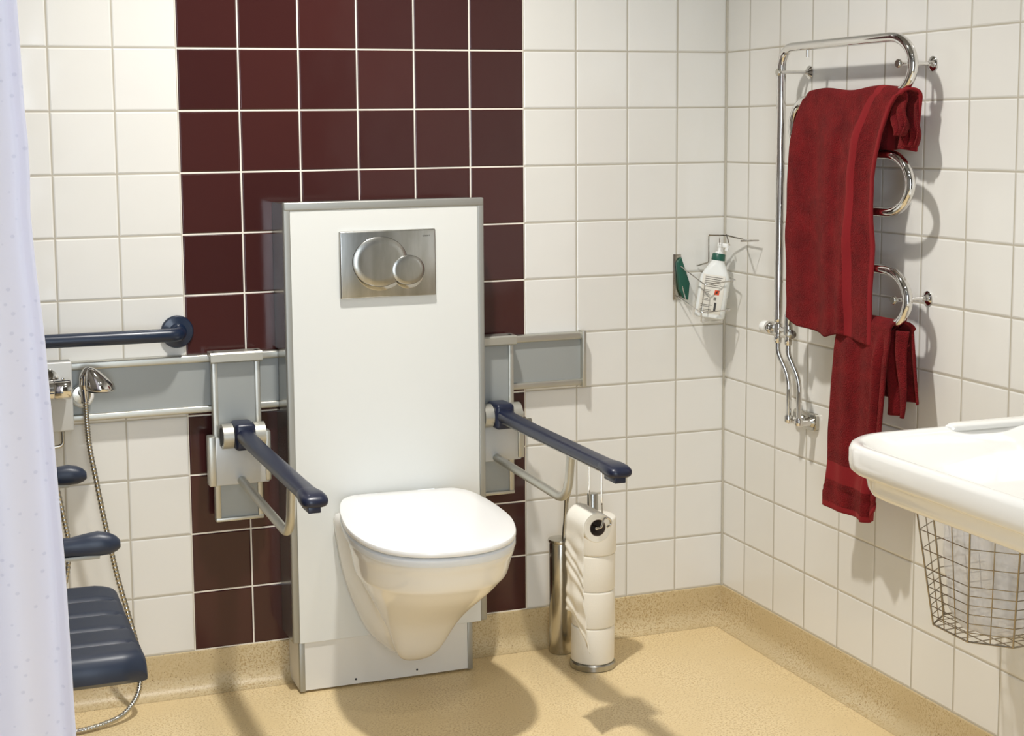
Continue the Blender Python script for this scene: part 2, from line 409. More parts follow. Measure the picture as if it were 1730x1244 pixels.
for n_, (cx, cz, rx, rz), dy in (('large_button', e1, 0), ('small_button', e2, .0013)):
    b = MB(); ell(b, cx, cz, rx, rz, [(0, FY), (0, FY-.0012-dy), (.001, FY-.0020-dy), (rz*.3, FY-.0028-dy), (rz*.7, FY-.0032-dy), (rz*.98, FY-.0033-dy)], 'steel'); b.build(n_, fp)
cu = bpy.data.curves.new('lettering', 'FONT'); cu.body = 'GEBERIT'; cu.size = .0052; cu.extrude = .0001; cu.align_x = 'CENTER'
ct = bpy.data.objects.new('lettering', cu); ct.location = (-.92, D-.0121, 1.136); ct.rotation_euler = (PI/2, 0, 0)
C.objects.link(ct); dg = bpy.context.evaluated_depsgraph_get(); me = bpy.data.meshes.new_from_object(ct.evaluated_get(dg))
me.materials.clear(); me.materials.append(M['black_gap']); me.transform(Matrix.Translation(ct.location) @ Matrix.Rotation(PI/2, 4, 'X'))
bpy.data.objects.remove(ct); lt = bpy.data.objects.new('lettering', me); C.objects.link(lt); attach(lt, fp)

# ------------------------------------------------------------------ toilet
TX = -1.011
wc = thing('toilet', 'white wall-hung toilet with closed lid on the cistern cabinet', 'toilet', (TX, -.35, .1))
outl = [(0, -.634), (.075, -.622), (.13, -.590), (.168, -.538), (.190, -.465), (.197, -.39), (.188, -.28), (.168, -.195), (.142, -.158), (.10, -.146)]
def half(o): return o + [(-x, y) for x, y in reversed(o) if x > 1e-6]
def smooth_out(o, n=5):
    pts = half(o); N = len(pts); out = []
    back = []
    for i in range(N):
        p0, p1, p2, p3 = [Vector((*pts[(i+j) % N], 0)) for j in (-1, 0, 1, 2)]
        if i == len(o)-1: 
            for j in range(n): out.append(p1.lerp(p2, j/n))
            continue
        for j in range(n):
            t = j/n; out.append(.5*((2*p1)+(-p0+p2)*t+(2*p0-5*p1+4*p2-p3)*t*t+(-p0+3*p1-3*p2+p3)*t**3))
    return [(v.x, v.y) for v in out]
LO = smooth_out(outl); CYm = -.38
def lz(y): return .475+.05*(y+.64)
def lidring(sc_, dz):
    ca, sa = math.cos(.06), math.sin(.06); out = []
    for x, y in LO:
        x, y = x*sc_, (y-CYm)*sc_; x, y = x*ca+y*sa, CYm+y*ca-x*sa; out.append((TX+.002+x, y, lz(y)+dz))
    return out
b = MB()
b.loft([lidring(.985, -.0125), lidring(.996, -.012), lidring(1.0, -.0095), lidring(1.0, -.004), lidring(.994, -.0008), lidring(.975, .001), lidring(.8, .0035), lidring(.5, .005), lidring(.2, .0055)], 'lid_plastic')
b.build('lid', wc)
b = MB()
b.loft([lidring(.955, -.037), lidring(.985, -.036), lidring(.996, -.031), lidring(.995, -.020), lidring(.980, -.0165), lidring(.965, -.0155), lidring(.93, -.0153)], 'seat_plastic')
b.build('seat', wc)
b = MB()
for sx in (-.075, .075): b.tube([(TX+sx-.022, -.155, .489), (TX+sx+.022, -.155, .489)], .012, 'seat_plastic', 14)
b.build('hinge', wc)
# bowl: an egg-shaped pan grown out of the pedestal that hugs the panel; one mesh
b = MB()
A = [(.474, .150, -.28), (.44, .152, -.32), (.42, .150, -.33), (.37, .143, -.35), (.315, .134, -.366), (.27, .122, -.370), (.23, .108, -.362), (.20, .097, -.352), (.17, .083, -.330), (.145, .068, -.312), (.124, .050, -.295), (.112, .034, -.270), (.106, .018, -.24)]
rings = []
for z, wb, yf in A:
    wb += .006
    ring = []; n = 28; L_ = -.1262-yf
    for k in range(n+1):
        a = PI*k/n; c, s_ = math.cos(a), math.sin(a)
        ring.append((TX-.006+.004*(1-abs(c)) + wb*math.copysign(abs(c)**.85, c), -.1262-L_*s_**lerp(1.15, .95, sm((.3-z)/.15)), z))
    rings.append(ring)
b.loft(rings[::-1], 'ceramic')
B = [(.448, .160, -.60, -.17), (.450, .180, -.617, -.160), (.444, .187, -.624, -.155), (.430, .188, -.623, -.155), (.418, .184, -.614, -.158), (.404, .1815, -.608, -.160), (.385, .178, -.600, -.166), (.368, .1745, -.590, -.172), (.362, .170, -.582, -.178), (.352, .163, -.570, -.186), (.330, .152, -.545, -.20),
     (.305, .137, -.508, -.215), (.280, .1235, -.470, -.23), (.255, .109, -.434, -.24), (.230, .095, -.402, -.25), (.205, .083, -.378, -.26), (.180, .073, -.356, -.26), (.150, .062, -.335, -.26), (.125, .049, -.312, -.255), (.110, .034, -.29, -.25), (.103, .018, -.27, -.25)]
rings = []
for z, w_, yf, yb in B:
    yc = lerp(yf, yb, .46); ring = []; n = 56
    for k in range(n):
        a = 2*PI*k/n; c, s_ = math.cos(a), math.sin(a)
        r_ = (yc-yf) if s_ < 0 else (yb-yc)
        ring.append((TX+.004+w_*math.copysign(abs(c)**.9, c), yc+r_*math.copysign(abs(s_)**.95, s_), z))
    rings.append(ring)
b.loft(rings[::-1], 'ceramic', cap1=False)
b.build('bowl', wc, sub=1, auto=False)

# ------------------------------------------------------------------ wall rail
rail = thing('mounting_rail', 'long grey horizontal rail with aluminium edges along the back wall', 'rail', (-1.1, -.01, .71))
RX0, RX1, RZ0, RZ1 = -2.3, -.446, .712, .856
b = MB(); b.box(RX0, RX1, -.016, -.0005, RZ0+.008, RZ1-.008, 'grey_panel'); b.build('panel', rail)
for z0, z1 in ((RZ1-.019, RZ1), (RZ0, RZ0+.017)):
    b = MB(); b.box(RX0, RX1, -.026, -.0005, z0, z1, 'alu_warm', .004, 3); b.build('edge_profile', rail)
b = MB(); b.box(RX1-.002, RX1+.010, -.032, -.0005, RZ0-.004, RZ1+.004, 'alu_warm', .0025, 2); b.build('end_cap', rail)
b = MB(); b.lathe([(.0055, 0), (.0055, .006), (.004, .0065)], 'black_gap', (RX1-.010, -.012, RZ0+.004), (0, -1, 0), 14); b.build('screw', rail)

# ------------------------------------------------------------------ fold-down support arms
def support(cx, label, knob, be, lim=-9):
    t = thing('support_arm', label, 'support rail', (cx, -.06, .44), 'fold-down support arms beside the toilet')
    x0, x1 = max(cx-.063, lim), cx+.057
    yb, yf = -.030, -.050
    b = MB(); b.box(x0+.010, x1-.010, yf+.002, yb, .447, .862, 'grey_panel'); b.build('panel', t)
    for a, c in ((x0, x0+.014), (x1-.014, x1)):
        b = MB(); b.box(a, c, yf-.004, yb, .445, .864, 'alu_warm', .003, 2); b.build('side_profile', t)
    b = MB()
    b.loft([[(x, yb+.012, .864), (x, yf-.012, .864), (x, yf-.016, .860), (x, yf-.016, .842), (x, yf-.010, .838), (x, yf-.006, .846), (x, yf-.008, .853), (x, yb+.012, .852)] for x in (max(x0-.004, lim), x1+.004)], 'alu_warm')
    b.build('hook_profile', t)
    b = MB(); b.box(x0, x1, yf-.006, yb, .441, .450, 'alu_warm', .002); b.build('end_cap', t)
    # sliding carriage
    b = MB(); b.box(max(cx-.077, lim), cx+.071, yf-.020, yf-.006, .535, .655, 'grey_cover', .004, 2)
    b.box(max(cx-.080, lim), cx-.050 if lim > -1 else cx-.062, yf-.026, yf+.01, .535, .660, 'alu_warm', .004, 2); b.box(cx+.060, cx+.075, yf-.024, yf+.01, .540, .665, 'alu_warm', .004, 2)
    b.build('carriage', t)
    # hinge
    hy, hz = -.100, .664
    for xa, xb in ((max(cx-.052, lim), cx-.0265), (cx+.0255, cx+.052)):
        b = MB(); b.tube([(xa, hy, hz), (xb, hy, hz)], .0305, 'alu_warm', 28); hg = b.build('hinge', t)
        b = MB(); b.box(xa, xb, hy, yf-.01, hz-.030, hz+.020, 'alu_warm', .003); b.build('hinge_block', t)
        if xa < cx and lim < -1: b = MB(); b.tube([(xa-.0012, hy, hz), (xa+.003, hy, hz)], .022, 'dark', 24); b.build('hinge_cap', hg)
    # navy grip: rounded block at the hinge then a long flattened grip
    b = MB()
    b.box(cx-.026, cx+.025, hy-.040, hy+.034, hz-.032, hz+.034, 'navy', .010, 4)
    gz = .664
    path = [(cx, -.125, gz+.004), (cx, -.16, gz+.002), (cx, -.3, gz), (cx, -.5, gz), (cx, -.72, gz), (cx, -.760, gz)]
    rings = []
    for (x, y, z), (w, h) in zip(path, ((.023, .018), (.0215, .0150), (.0215, .0138), (.0215, .0135), (.0215, .0135), (.0225, .014))):
        rings.append([(x+w*math.copysign(abs(math.cos(a))**.6, math.cos(a)), y, z+h*math.copysign(abs(math.sin(a))**.8, math.sin(a))) for a in [2*PI*k/24 for k in range(24)]])
    b.loft(rings, 'navy'); b.build('grip', t)
    b = MB(); rings = []
    for y, w, h, dz in ((-.738, .0215, .0135, 0), (-.752, .0240, .0145, 0), (-.775, .0275, .0155, 0), (-.798, .0285, .0150, -.001), (-.812, .0265, .0120, -.0015), (-.819, .021, .0085, -.002), (-.822, .010, .004, -.002)):
        rings.append([(cx+w*math.copysign(abs(math.cos(a))**.6, math.cos(a)), y, gz+dz+h*math.copysign(abs(math.sin(a))**.85, math.sin(a))) for a in [2*PI*k/24 for k in range(24)]])
    b.loft(rings, 'navy'); b.box(cx-.016, cx+.010, -.816, -.760, gz-.0235, gz-.010, 'navy', .002); b.build('end_cap', t)
    # aluminium brace tube curving up to the underside of the grip
    b = MB(); b.tube(fillet([(cx, yf-.018, .545), (cx, be, .533), (cx, be-.022, .660)], [.085], 12), .0105, 'alu_warm', 14); b.build('brace', t)
    b = MB(); b.box(cx-.012, cx+.012, -.72, -.14, gz-.0165, gz-.011, 'alu_warm', .002); b.build('under_profile', t)
    if knob:
        b = MB(); b.lathe([(.0, 0), (.009, 0), (.011, .004), (.011, .012), (.007, .014), (.007, .026), (.004, .028)], 'dull_chrome', (cx+.074, yf-.012, .635), (1, -.2, 0), 16); b.build('knob', t)
        b = MB(); b.box(cx+.078, cx+.094, -.034, -.0005, .53, .655, 'alu_warm', .003); b.build('stop_profile', t)
    return t
support(-1.385, 'navy fold-down support arm on grey bracket, left of the toilet', False, -.585)
support(-.712, 'navy fold-down support arm right of the toilet, above the paper rolls', True, -.528, -.7625)

# ------------------------------------------------------------------ grab bar
gb = thing('grab_bar', 'glossy dark navy grab bar with round flange on the back wall, above the grey rail', 'grab bar', (-1.6, -.03, .9))
b = MB(); b.tube(fillet([(-1.521, -.004, .914), (-1.521, -.062, .914), (-1.62, -.068, .915), (-2.35, -.068, .918)], .04, 8), .0165, 'navy_gloss', 20); b.build('bar', gb)
b = MB(); b.lathe([(.040, 0), (.040, .006), (.037, .010), (.022, .013), (.0168, .022)], 'navy_gloss', (-1.521, -.0005, .914), (0, -1, 0), 40); b.build('flange', gb)

# ------------------------------------------------------------------ shower fittings
mx = thing('shower_mixer', 'chrome thermostat shower mixer on a satin cover, beside the curtain', 'shower mixer', (-1.83, -.04, .7))
b = MB(); b.box(-2.05, -1.781, -.072, -.027, .700, .866, 'grey_cover', .004, 3); b.build('cover', mx)
b = MB(); b.tube([(-2.0, -.107, .807), (-1.8275, -.107, .807)], .0235, 'chrome', 32)
b.lathe([(.012, 0), (.012, .035)], 'chrome', (-1.86, -.072, .807), (0, -1, 0), 20)
b.lathe([(.026, 0), (.026, .003), (.020, .006)], 'chrome', (-1.838, -.0715, .826), (0, -1, 0), 28); b.build('body', mx)
b = MB(); b.lathe([(.0, 0), (.0225, 0), (.0238, .002), (.0240, .035), (.0222, .038), (.0, .038)], 'chrome', (-1.8265, -.107, .807), (1, 0, 0), 32); b.box(-1.808, -1.802, -.112, -.102, .829, .8345, 'chrome', .001)
b.build('handle', mx)
b = MB(); b.tube(fillet([(-1.806, -.05, .700), (-1.806, -.05, .662), (-1.86, -.05, .657)], .012, 6), .0045, 'dull_chrome', 10); b.build('outlet_pipe', mx)

hb = thing('shower_bracket', 'small white and chrome handset bracket clipped on the grey rail', 'shower bracket', (-1.757, -.04, .75))
b = MB(); b.lathe([(.0, 0), (.027, 0), (.028, .004), (.024, .012), (.015, .016), (.0, .017)], 'white_plastic', (-1.756, -.0262, .775), (0, -1, 0), 28)
b.lathe([(.0, 0), (.022, 0), (.021, .012), (.0, .014)], 'dull_chrome', (-1.7585, -.042, .782), (0, -1, 0), 24); b.build('mount', hb)
b = MB(); b.tube([(-1.758, -.055, .788), (-1.757, -.078, .792)], .010, 'dull_chrome', 14); b.build('holder', hb)

hs = thing('hand_shower', 'chrome hand shower head hanging on the grey rail', 'shower head', (-1.75, -.08, .78))
b = MB()
hx, hy_, hz_ = -1.720, -.100, .7985
rings = []
for h, r_, dx in ((-.001, .0300, 0), (.0, .0325, 0), (.003, .0345, 0), (.009, .0345, -.0005), (.017, .0325, -.002), (.026, .0285, -.006), (.036, .0225, -.0115), (.045, .0160, -.016), (.052, .009, -.019), (.055, .003, -.020)):
    rings.append([(hx+dx+r_*math.cos(2*PI*k/32), hy_+r_*math.sin(2*PI*k/32), hz_+h+.12*r_*math.cos(2*PI*k/32)*-.5) for k in range(32)])
b.loft(rings, 'chrome'); b.lathe([(.0, 0), (.028, 0), (.028, -.002), (.0, -.0021)], 'black_gap', (hx, hy_, hz_-.001), (0, 0, 1), 28)
b.build('head', hs)
b = MB(); b.tube(spline([(-1.738, -.098, .842), (-1.747, -.094, .845), (-1.755, -.088, .832), (-1.756, -.083, .805), (-1.7535, -.08, .772)], 6), [.009]*6+[.010]*6+[.011]*6+[.0095]*7, 'chrome', 16); b.build('handle', hs)
hose = spline([(-1.7535, -.08, .774), (-1.752, -.078, .72), (-1.748, -.076, .66), (-1.736, -.074, .58), (-1.722, -.072, .49), (-1.708, -.07, .41), (-1.693, -.068, .33), (-1.672, -.07, .24), (-1.655, -.08, .16), (-1.652, -.10, .10), (-1.664, -.125, .055), (-1.70, -.15, .022), (-1.75, -.17, .0115), (-1.81, -.185, .009), (-1.87, -.18, .009), (-1.915, -.15, .012), (-1.93, -.11, .04), (-1.905, -.085, .12), (-1.86, -.074, .22), (-1.818, -.07, .33), (-1.805, -.07, .42), (-1.815, -.07, .50), (-1.832, -.07, .60), (-1.85, -.09, .70), (-1.865, -.107, .775)], 34)
b = MB(); n = 10; rr = [.0068 if i % 4 < 2 else .0058 for i in range(len(hose))]
b.tube(hose, rr, 'dull_chrome', n)
tag(b.build('shower_hose'), 'ribbed metal shower hose looping down from the handset to the floor', 'hose')

# ------------------------------------------------------------------ shower seat on the left
ss = thing('shower_chair', 'dark navy wall-mounted shower chair with ribbed seat and two armrests, half behind the curtain', 'shower chair', (-2.1, -.81, .4))
rings = []
y0, y1 = -1.045, -.585
def seatprof(shrink, drop):
    pts = []; n = 60
    for k in range(n+1):
        t = k/n; y = lerp(y1, y0, t); e = min(t, 1-t)*(y1-y0)
        g = 0
        for gy in (.20, .40, .60, .80): g += .0085*math.exp(-((t-gy)/.013)**2)
        round_ = .030*(1-math.sqrt(max(0, 1-(1-min(1, e/.035))**2))) if t > .5 else .012*(1-math.sqrt(max(0, 1-(1-min(1, e/.015))**2)))
        pts.append((lerp(y, (y0+y1)/2, shrink*.05), .472-g*(1-shrink)-round_-drop+.006*(abs(t-.5)*2)**2))
    low = [(lerp(y0, (y0+y1)/2, .01+shrink*.05), .430+drop*.2), (y0+.02, .418+drop*.2), (y0+.05, .420+drop*.3), (-.80, .432), (y1-.05, .430), (y1-.005, .440)]
    return pts+low
for x, s_, d_ in ((-2.36, 0, 0), (-2.1, 0, 0), (-1.86, 0, 0), (-1.80, 0, .0005), (-1.785, .3, .002), (-1.772, .9, .004), (-1.764, 1, .008), (-1.758, 1.1, .014), (-1.7555, 1.3, .021)):
    rings.append([(x, y, z) for y, z in seatprof(s_, d_)])
b = MB(); b.loft(rings, 'navy_seat'); b.build('seat', ss)
for y, zz in ((-.548, .700), (-1.092, .697)):
    b = MB(); rings = []
    for x, w, h, dz, dy in ((-2.3, .016, .017, 0, 0), (-2.0, .016, .017, 0, 0), (-1.890, .016, .0155, 0, 0), (-1.868, .020, .0185, .001, 0), (-1.845, .0225, .0205, .0015, 0), (-1.827, .0215, .018, 0, 0), (-1.815, .017, .0125, -.001, 0), (-1.809, .010, .007, -.002, 0)):
        rings.append([(x+.006, y+w*math.copysign(abs(math.cos(a))**.8, math.cos(a)), zz+dz+h*math.copysign(abs(math.sin(a))**.85, math.sin(a))) for a in [2*PI*k/20 for k in range(20)]])
    b.loft(rings, 'navy_seat'); ar = b.build('armrest', ss)
    b = MB(); b.box(-2.3, -1.838, y-.009, y+.009, zz-.0235, zz-.016, 'alu', .0015); b.build('under_profile', ar)
    b = MB(); b.tube([(-2.30, y, zz-.02), (-2.34, y, zz-.2), (-2.34, y, .44)], .014, 'alu', 12); b.build('support', ss)
b = MB(); b.box(XL+.001, -2.33, -1.12, -.52, .40, .50, 'navy_seat', .008); b.build('wall_bracket', ss)

# ------------------------------------------------------------------ curtain
b = MB(); uvl = b.bm.loops.layers.uv.new('UVMap')
NX, NZ = 90, 44
def cur(s, t):
    z = lerp(2.22, .06, t)
    xe = interp([(0.48, -1.9145), (.75, -1.920), (1.0, -1.931), (1.12, -1.9365), (1.2, -1.944), (1.3, -1.9490), (1.36, -1.9455), (1.42, -1.9500), (1.6, -1.955), (2.2, -1.975)], z) if z > .48 else -1.9145+(.48-z)*.03
    x = xe - s*.50
    A = .014*sm(s/.04)
    y = -1.40 + A*math.sin(s*24+.9+.35*math.sin(z*1.7)) + .012*math.sin(s*9+2.0*z) - .02*math.exp(-((s)/.02)**2)*.3
    return (x, y, z)
vs = [b.bm.verts.new(cur(i/NX, j/NZ)) for j in range(NZ+1) for i in range(NX+1)]; b.mi('curtain')
for j in range(NZ):
    for i in range(NX):
        f = b.bm.faces.new((vs[j*(NX+1)+i], vs[j*(NX+1)+i+1], vs[(j+1)*(NX+1)+i+1], vs[(j+1)*(NX+1)+i])); f.smooth = True
        for lp, (a, c) in zip(f.loops, ((i, j), (i+1, j), (i+1, j+1), (i, j+1))): lp[uvl].uv = (a/NX*.6, 1-c/NZ*2.16)
tag(b.build('shower_curtain', solid=.0012, auto=False), 'pale lilac white shower curtain hanging at the left edge', 'curtain')
rd = thing('curtain_rail', 'chrome rail carrying the shower curtain below the ceiling', 'curtain rail', (-2.1, -1.40, 2.24))
b = MB(); b.tube([(XL+.002, -1.40, 2.245), (-1.2, -1.40, 2.245)], .0125, 'chrome', 14); b.build('tube', rd)
b = MB(); b.tube([(-1.215, -1.40, 2.245), (-1.215, -1.40, ZC-.001)], .008, 'chrome', 12); b.build('ceiling_post', rd)

# ------------------------------------------------------------------ spare roll stand and rolls
SX, SY = -.499, -.205
st = thing('roll_stand', 'chrome post with round base on the floor holding a stack of paper rolls', 'toilet roll stand', (SX, SY, 0))
b = MB(); b.lathe([(.0, 0), (.057, 0), (.0595, .003), (.0595, .015), (.057, .018), (.0, .018)], 'steel', (SX, SY, 0), n=48); b.build('base', st)
b = MB(); b.lathe([(.014, 0), (.014, .442), (.013, .444), (.0, .4445)], 'steel', (SX, SY, .017), n=32); b.build('post', st)
roll_labels = ['second', 'a', 'b', 'c']
def make_roll():
    b = MB(); R, r, h = .0565, .0205, .0955; prof = [(r, .001), (R-.004, 0), (R-.001, .002), (R, .005), (R, h-.005), (R-.001, h-.002), (R-.004, h), (r+.001, h-.001), (r, h-.003)]
    n = 48; vs = []; 
    for rr_, z in prof:
        for k in range(n):
            a = 2*PI*k/n; q_ = rr_ + (.0007*math.sin(a*3+z*40) if rr_ > r+.01 else 0); vs.append((q_*math.cos(a), q_*math.sin(a), z))
    m = len(prof); fs = [(i*n+k, i*n+(k+1) % n, ((i+1) % m)*n+(k+1) % n, ((i+1) % m)*n+k) for i in range(m) for k in range(n)]
    b.add(vs, fs, 'paper'); 
    o = b.build('toilet_roll')
    b = MB(); b.lathe([(r+.0002, .0035), (r+.0002, h-.0035), (r-.001, h-.0035), (r-.001, .0035), (r+.0002, .0035)], 'card', n=32, cap=False); c = b.build('core', o)
    return o
proto = make_roll()
lab = ['spare white toilet roll at the bottom of the stack, on the chrome base', 'spare white toilet roll second from the bottom of the stack', 'spare white toilet roll third from the bottom of the stack', 'spare white toilet roll on top of the stack, around the chrome post']
for i in range(4):
    if i: 
        o = proto.copy(); C.objects.link(o)
        for ch in list(proto.children): c = ch.copy(); C.objects.link(c); c.parent = o
    else: o = proto
    o.location = (SX+(0, .001, .002, .004)[i], SY+(0, -.001, .001, -.001)[i], .0185+i*.0962); o.rotation_euler = (0, 0, i*1.3)
    tag(o, lab[i], 'toilet roll', 'spare toilet rolls stacked on the stand')

# ------------------------------------------------------------------ brush holder and brush
bx, by = -.535, -.078
b = MB(); b.lathe([(.0, .001), (.029, .001), (.031, .004), (.031, .300), (.030, .303), (.0, .3035)], 'dull_chrome', (bx, by, 0), n=36)
bh = b.build('brush_holder'); tag(bh, 'polished steel cylindrical brush holder on the floor by the wall', 'brush holder')
br = thing('toilet_brush', 'toilet brush with long chrome handle standing in the steel holder', 'toilet brush', (bx, by, .30))
b = MB(); b.lathe([(.0, .3038), (.0325, .3038), (.0335, .306), (.0325, .312), (.006, .314), (.0, .315)], 'dull_chrome', (bx, by, 0), n=36); b.build('lid', br)
b = MB(); b.lathe([(.0075, .0), (.0075, .03), (.0062, .05), (.0062, .10), (.0085, .115), (.0105, .122), (.0110, .126), (.0105, .150), (.0085, .156), (.0, .157)], 'dull_chrome', (bx+.012, by, .308), (.06, 0, 1), n=16); b.build('handle', br)

# ------------------------------------------------------------------ hanging roll on the arm
HX, HZ, HY0, HY1 = -.690, .4985, -.648, -.550
rh = thing('roll_holder', 'thin chrome wire roll holder hanging under the right support arm', 'toilet roll holder', (-.70, -.6, .5))
b = MB()
b.tube(fillet([(-.668, -.552, .652), (-.668, -.552, .56), (-.664, -.550, .53), (-.664, -.540, .499), (HX, -.540, .499), (HX, -.60, .499), (HX, -.652, .499)], .008, 4), .0022, 'chrome', 8)
b.tube(fillet([(-.668, -.620, .652), (-.668, -.620, .56), (-.662, -.616, .50), (-.655, -.560, .492)], .01, 4), .0022, 'chrome', 8)
b.build('wire', rh)
b = MB(); cv = [(HX, -.650, .499)]
cv = spline([(HX, -.648, .4985), (HX-.006, -.658, .4990), (HX-.012, -.664, .503), (HX-.002, -.668, .505), (HX+.002, -.668, .513), (HX+.006, -.666, .522), (HX+.016, -.664, .525), (HX+.024, -.664, .518), (HX+.024, -.664, .508), (HX+.015, -.664, .503)], 6)
b.tube(cv, .0024, 'chrome', 8); b.build('end_curl', rh)
b = MB(); b.box(-.694, -.664, -.640, -.545, .6485, .6535, 'dull_chrome', .001); b.build('clip', rh)
hr = thing('hanging_toilet_roll', 'nearly used toilet roll on its side with a long sheet hanging down', 'toilet roll', (HX, -.6, .4))
R, r = .0345, .0195; n = 48; prof = [(r, HY0+.001), (R-.002, HY0), (R, HY0+.002), (R, HY1-.002), (R-.002, HY1), (r, HY1-.001)]
vs = []; m = len(prof)
for rr_, y in prof:
    for k in range(n): a = 2*PI*k/n; vs.append((HX+rr_*math.cos(a), y, HZ+rr_*math.sin(a)))
b = MB(); b.add(vs, [(i*n+k, i*n+(k+1) % n, ((i+1) % m)*n+(k+1) % n, ((i+1) % m)*n+k) for i in range(m) for k in range(n)], 'paper'); b.build('roll', hr)
b = MB(); b.lathe([(r, .001), (r, .096), (r-.001, .096), (r-.001, .001), (r, .001)], 'card', (HX, HY0, HZ), (0, 1, 0), 32, False); b.build('core', hr)
b = MB(); NY, NT = 16, 60; vs = []
for j in range(NT+1):
    t = j/NT
    for i in range(NY+1):
        s = i/NY; y = lerp(HY0, HY1, s)           # s=0 near camera
        L_ = lerp(.292, .215, min(1, s*1.25)**.6)          # torn diagonal hem
        arc = .5; tt = t*(arc*R*PI/1.0 + L_)
        a0 = PI/2; al = PI/2*R
        if tt < al: a = a0+tt/R; x = HX+(R+.001)*math.cos(a); z = HZ+(R+.001)*math.sin(a)
        else:
            d = tt-al; z = HZ-d; k = sm(d/.06)
            x = HX-R-.001 + k*(.0016*math.sin(d*190+s*7+2.2*math.sin(d*47+s*3)) + .0012*math.sin(s*9+d*38)+.0012*noise.noise(Vector((d*55, s*4, 1)))) + .12*max(0, d-.17)*(.2+.8*(1-s))*k
            y += .0012*k*math.sin(d*35)
        vs.append((x, y, z))
W = NY+1
b.add(vs, [(j*W+i, j*W+i+1, (j+1)*W+i+1, (j+1)*W+i) for j in range(NT) for i in range(NY)], 'paper'); b.build('loose_sheet', hr, solid=.0008, auto=False)

# ------------------------------------------------------------------ soap bottle and wall bracket
sb = thing('dispenser_bracket', 'chrome wire wall bracket with long lever holding the soap bottle, near the corner', 'soap dispenser', (-.14, -.01, .94))
b = MB(); b.box(-.163, -.139, -.0035, -.0005, .926, 1.052, 'dull_chrome', .001); bp_ = b.build('back_plate', sb)
b = MB(); b.prism([(-.157, 1.030), (-.144, 1.045), (-.128, 1.0), (-.118, .972), (-.122, .925), (-.137, .932), (-.150, .955)], 1, -.016, -.004, 'green', .002)
b.build('green_insert', sb)
b = MB()
b.tube(fillet([(-.150, -.006, 1.025), (-.118, -.10, .975), (-.030, -.112, .985), (-.020, -.035, .99), (-.06, -.006, .99)], .006, 4), .0018, 'chrome', 8)
b.tube(fillet([(-.150, -.006, .935), (-.128, -.10, .90), (-.045, -.112, .905), (-.035, -.035, .905), (-.06, -.006, .91)], .006, 4), .0018, 'chrome', 8)
b.tube(fillet([(-.128, -.10, .90), (-.120, -.085, .872), (-.050, -.075, .872), (-.045, -.03, .875), (-.06, -.005, .89)], .005, 4), .0022, 'chrome', 8)
b.tube([(-.152, -.006, 1.02), (-.134, -.02, .93)], .0016, 'chrome', 6)
b.tube([(-.118, -.10, .975), (-.128, -.10, .90)], .0016, 'chrome', 6)
b.build('wire_cradle', sb)
b = MB()
b.tube(fillet([(-.090, -.004, 1.018), (-.074, -.04, 1.030), (-.074, -.04, 1.104), (-.052, -.055, 1.104)], .004, 4), .002, 'dull_chrome', 8)
b.tube([(-.074, -.04, 1.104), (-.040, -.075, 1.105), (-.014, -.125, 1.095)], .0024, 'chrome', 8)
b.tube(fillet([(-.052, -.062, 1.104), (-.060, -.075, 1.10), (-.062, -.08, 1.08)], .004, 3), .0018, 'chrome', 6)
b.tube(fillet([(-.040, -.076, 1.108), (-.038, -.085, 1.085), (-.034, -.085, 1.078)], .003, 3), .0018, 'chrome', 6)
b.build('lever_frame', sb)
b = MB()   # triangular wire paddle at the lever's end
b.tube([(-.014, -.125, 1.095), (-.018, -.205, 1.098), (-.066, -.198, 1.098), (-.018, -.127, 1.095)], .0022, 'chrome', 8); b.build('lever_paddle', sb)

bo = thing('soap_bottle', 'white soap bottle with green collar leaning in the wire bracket', 'soap bottle', (-.075, -.065, .875))
RB = Matrix.Translation((-.0835, -.062, .879)) @ Matrix.Rotation(math.radians(9.5), 4, 'Y') @ Matrix.Rotation(math.radians(-36), 4, 'Z') @ Matrix.Diagonal((1.17, 1.17, 1.06, 1))
def tb(b_):
    for v in b_.bm.verts: v.co = RB @ v.co
b = MB(); rings = []
for z, w, d in ((0, .030, .018), (.003, .0335, .0215), (.01, .0345, .0225), (.092, .0345, .0225), (.106, .0335, .022), (.122, .027, .020), (.140, .0185, .0165), (.147, .0150, .015), (.150, .0145, .0145)):
    rings.append(rrect(-w, w, -d, d, min(d, w)*.55 if z < .14 else d*.95, z, 5))
b.loft(rings, 'bottle'); tb(b); b.build('body', bo)
b = MB(); b.lathe([(.0150, .150), (.0158, .151), (.0150, .166), (.0135, .168)], 'green', n=28); tb(b); b.build('collar', bo)
b = MB(); b.lathe([(.0, .167), (.0100, .167), (.0085, .172), (.0045, .174), (.0045, .185), (.0, .186)], 'white_plastic', n=24)
b.box(-.006, .018, -.006, .006, .184, .196, 'white_plastic', .003); b.box(.012, .020, -.005, .005, .176, .190, 'white_plastic', .002); tb(b); b.build('pump', bo)
b = MB(); b.box(-.026, .026, -.0231, -.0223, .012, .112, 'label', .0003); tb(b); lb = b.build('label', bo)
b = MB()
for k, z in enumerate((.106, .101, .096, .091, .086, .081)): b.box(-.020, .020-(.003 if k % 2 else 0), -.0236, -.0230, z-.0008, z+.0008, 'ink')
for k, z in enumerate((.072, .068, .064, .060, .056, .050, .046)): b.box(-.020, -.003-(k % 3)*.002, -.0236, -.0230, z-.0006, z+.0006, 'ink')
for k, z in enumerate((.034, .030, .022, .018)): b.box(-.022, .004-(k % 2)*.006, -.0236, -.0230, z-.0007, z+.0007, 'ink')
b.box(.009, .014, -.0236, -.0230, .020, .042, 'dark_ink'); b.box(.006, .012, -.0236, -.0230, .048, .056, 'ink'); tb(b); b.build('printing', lb)
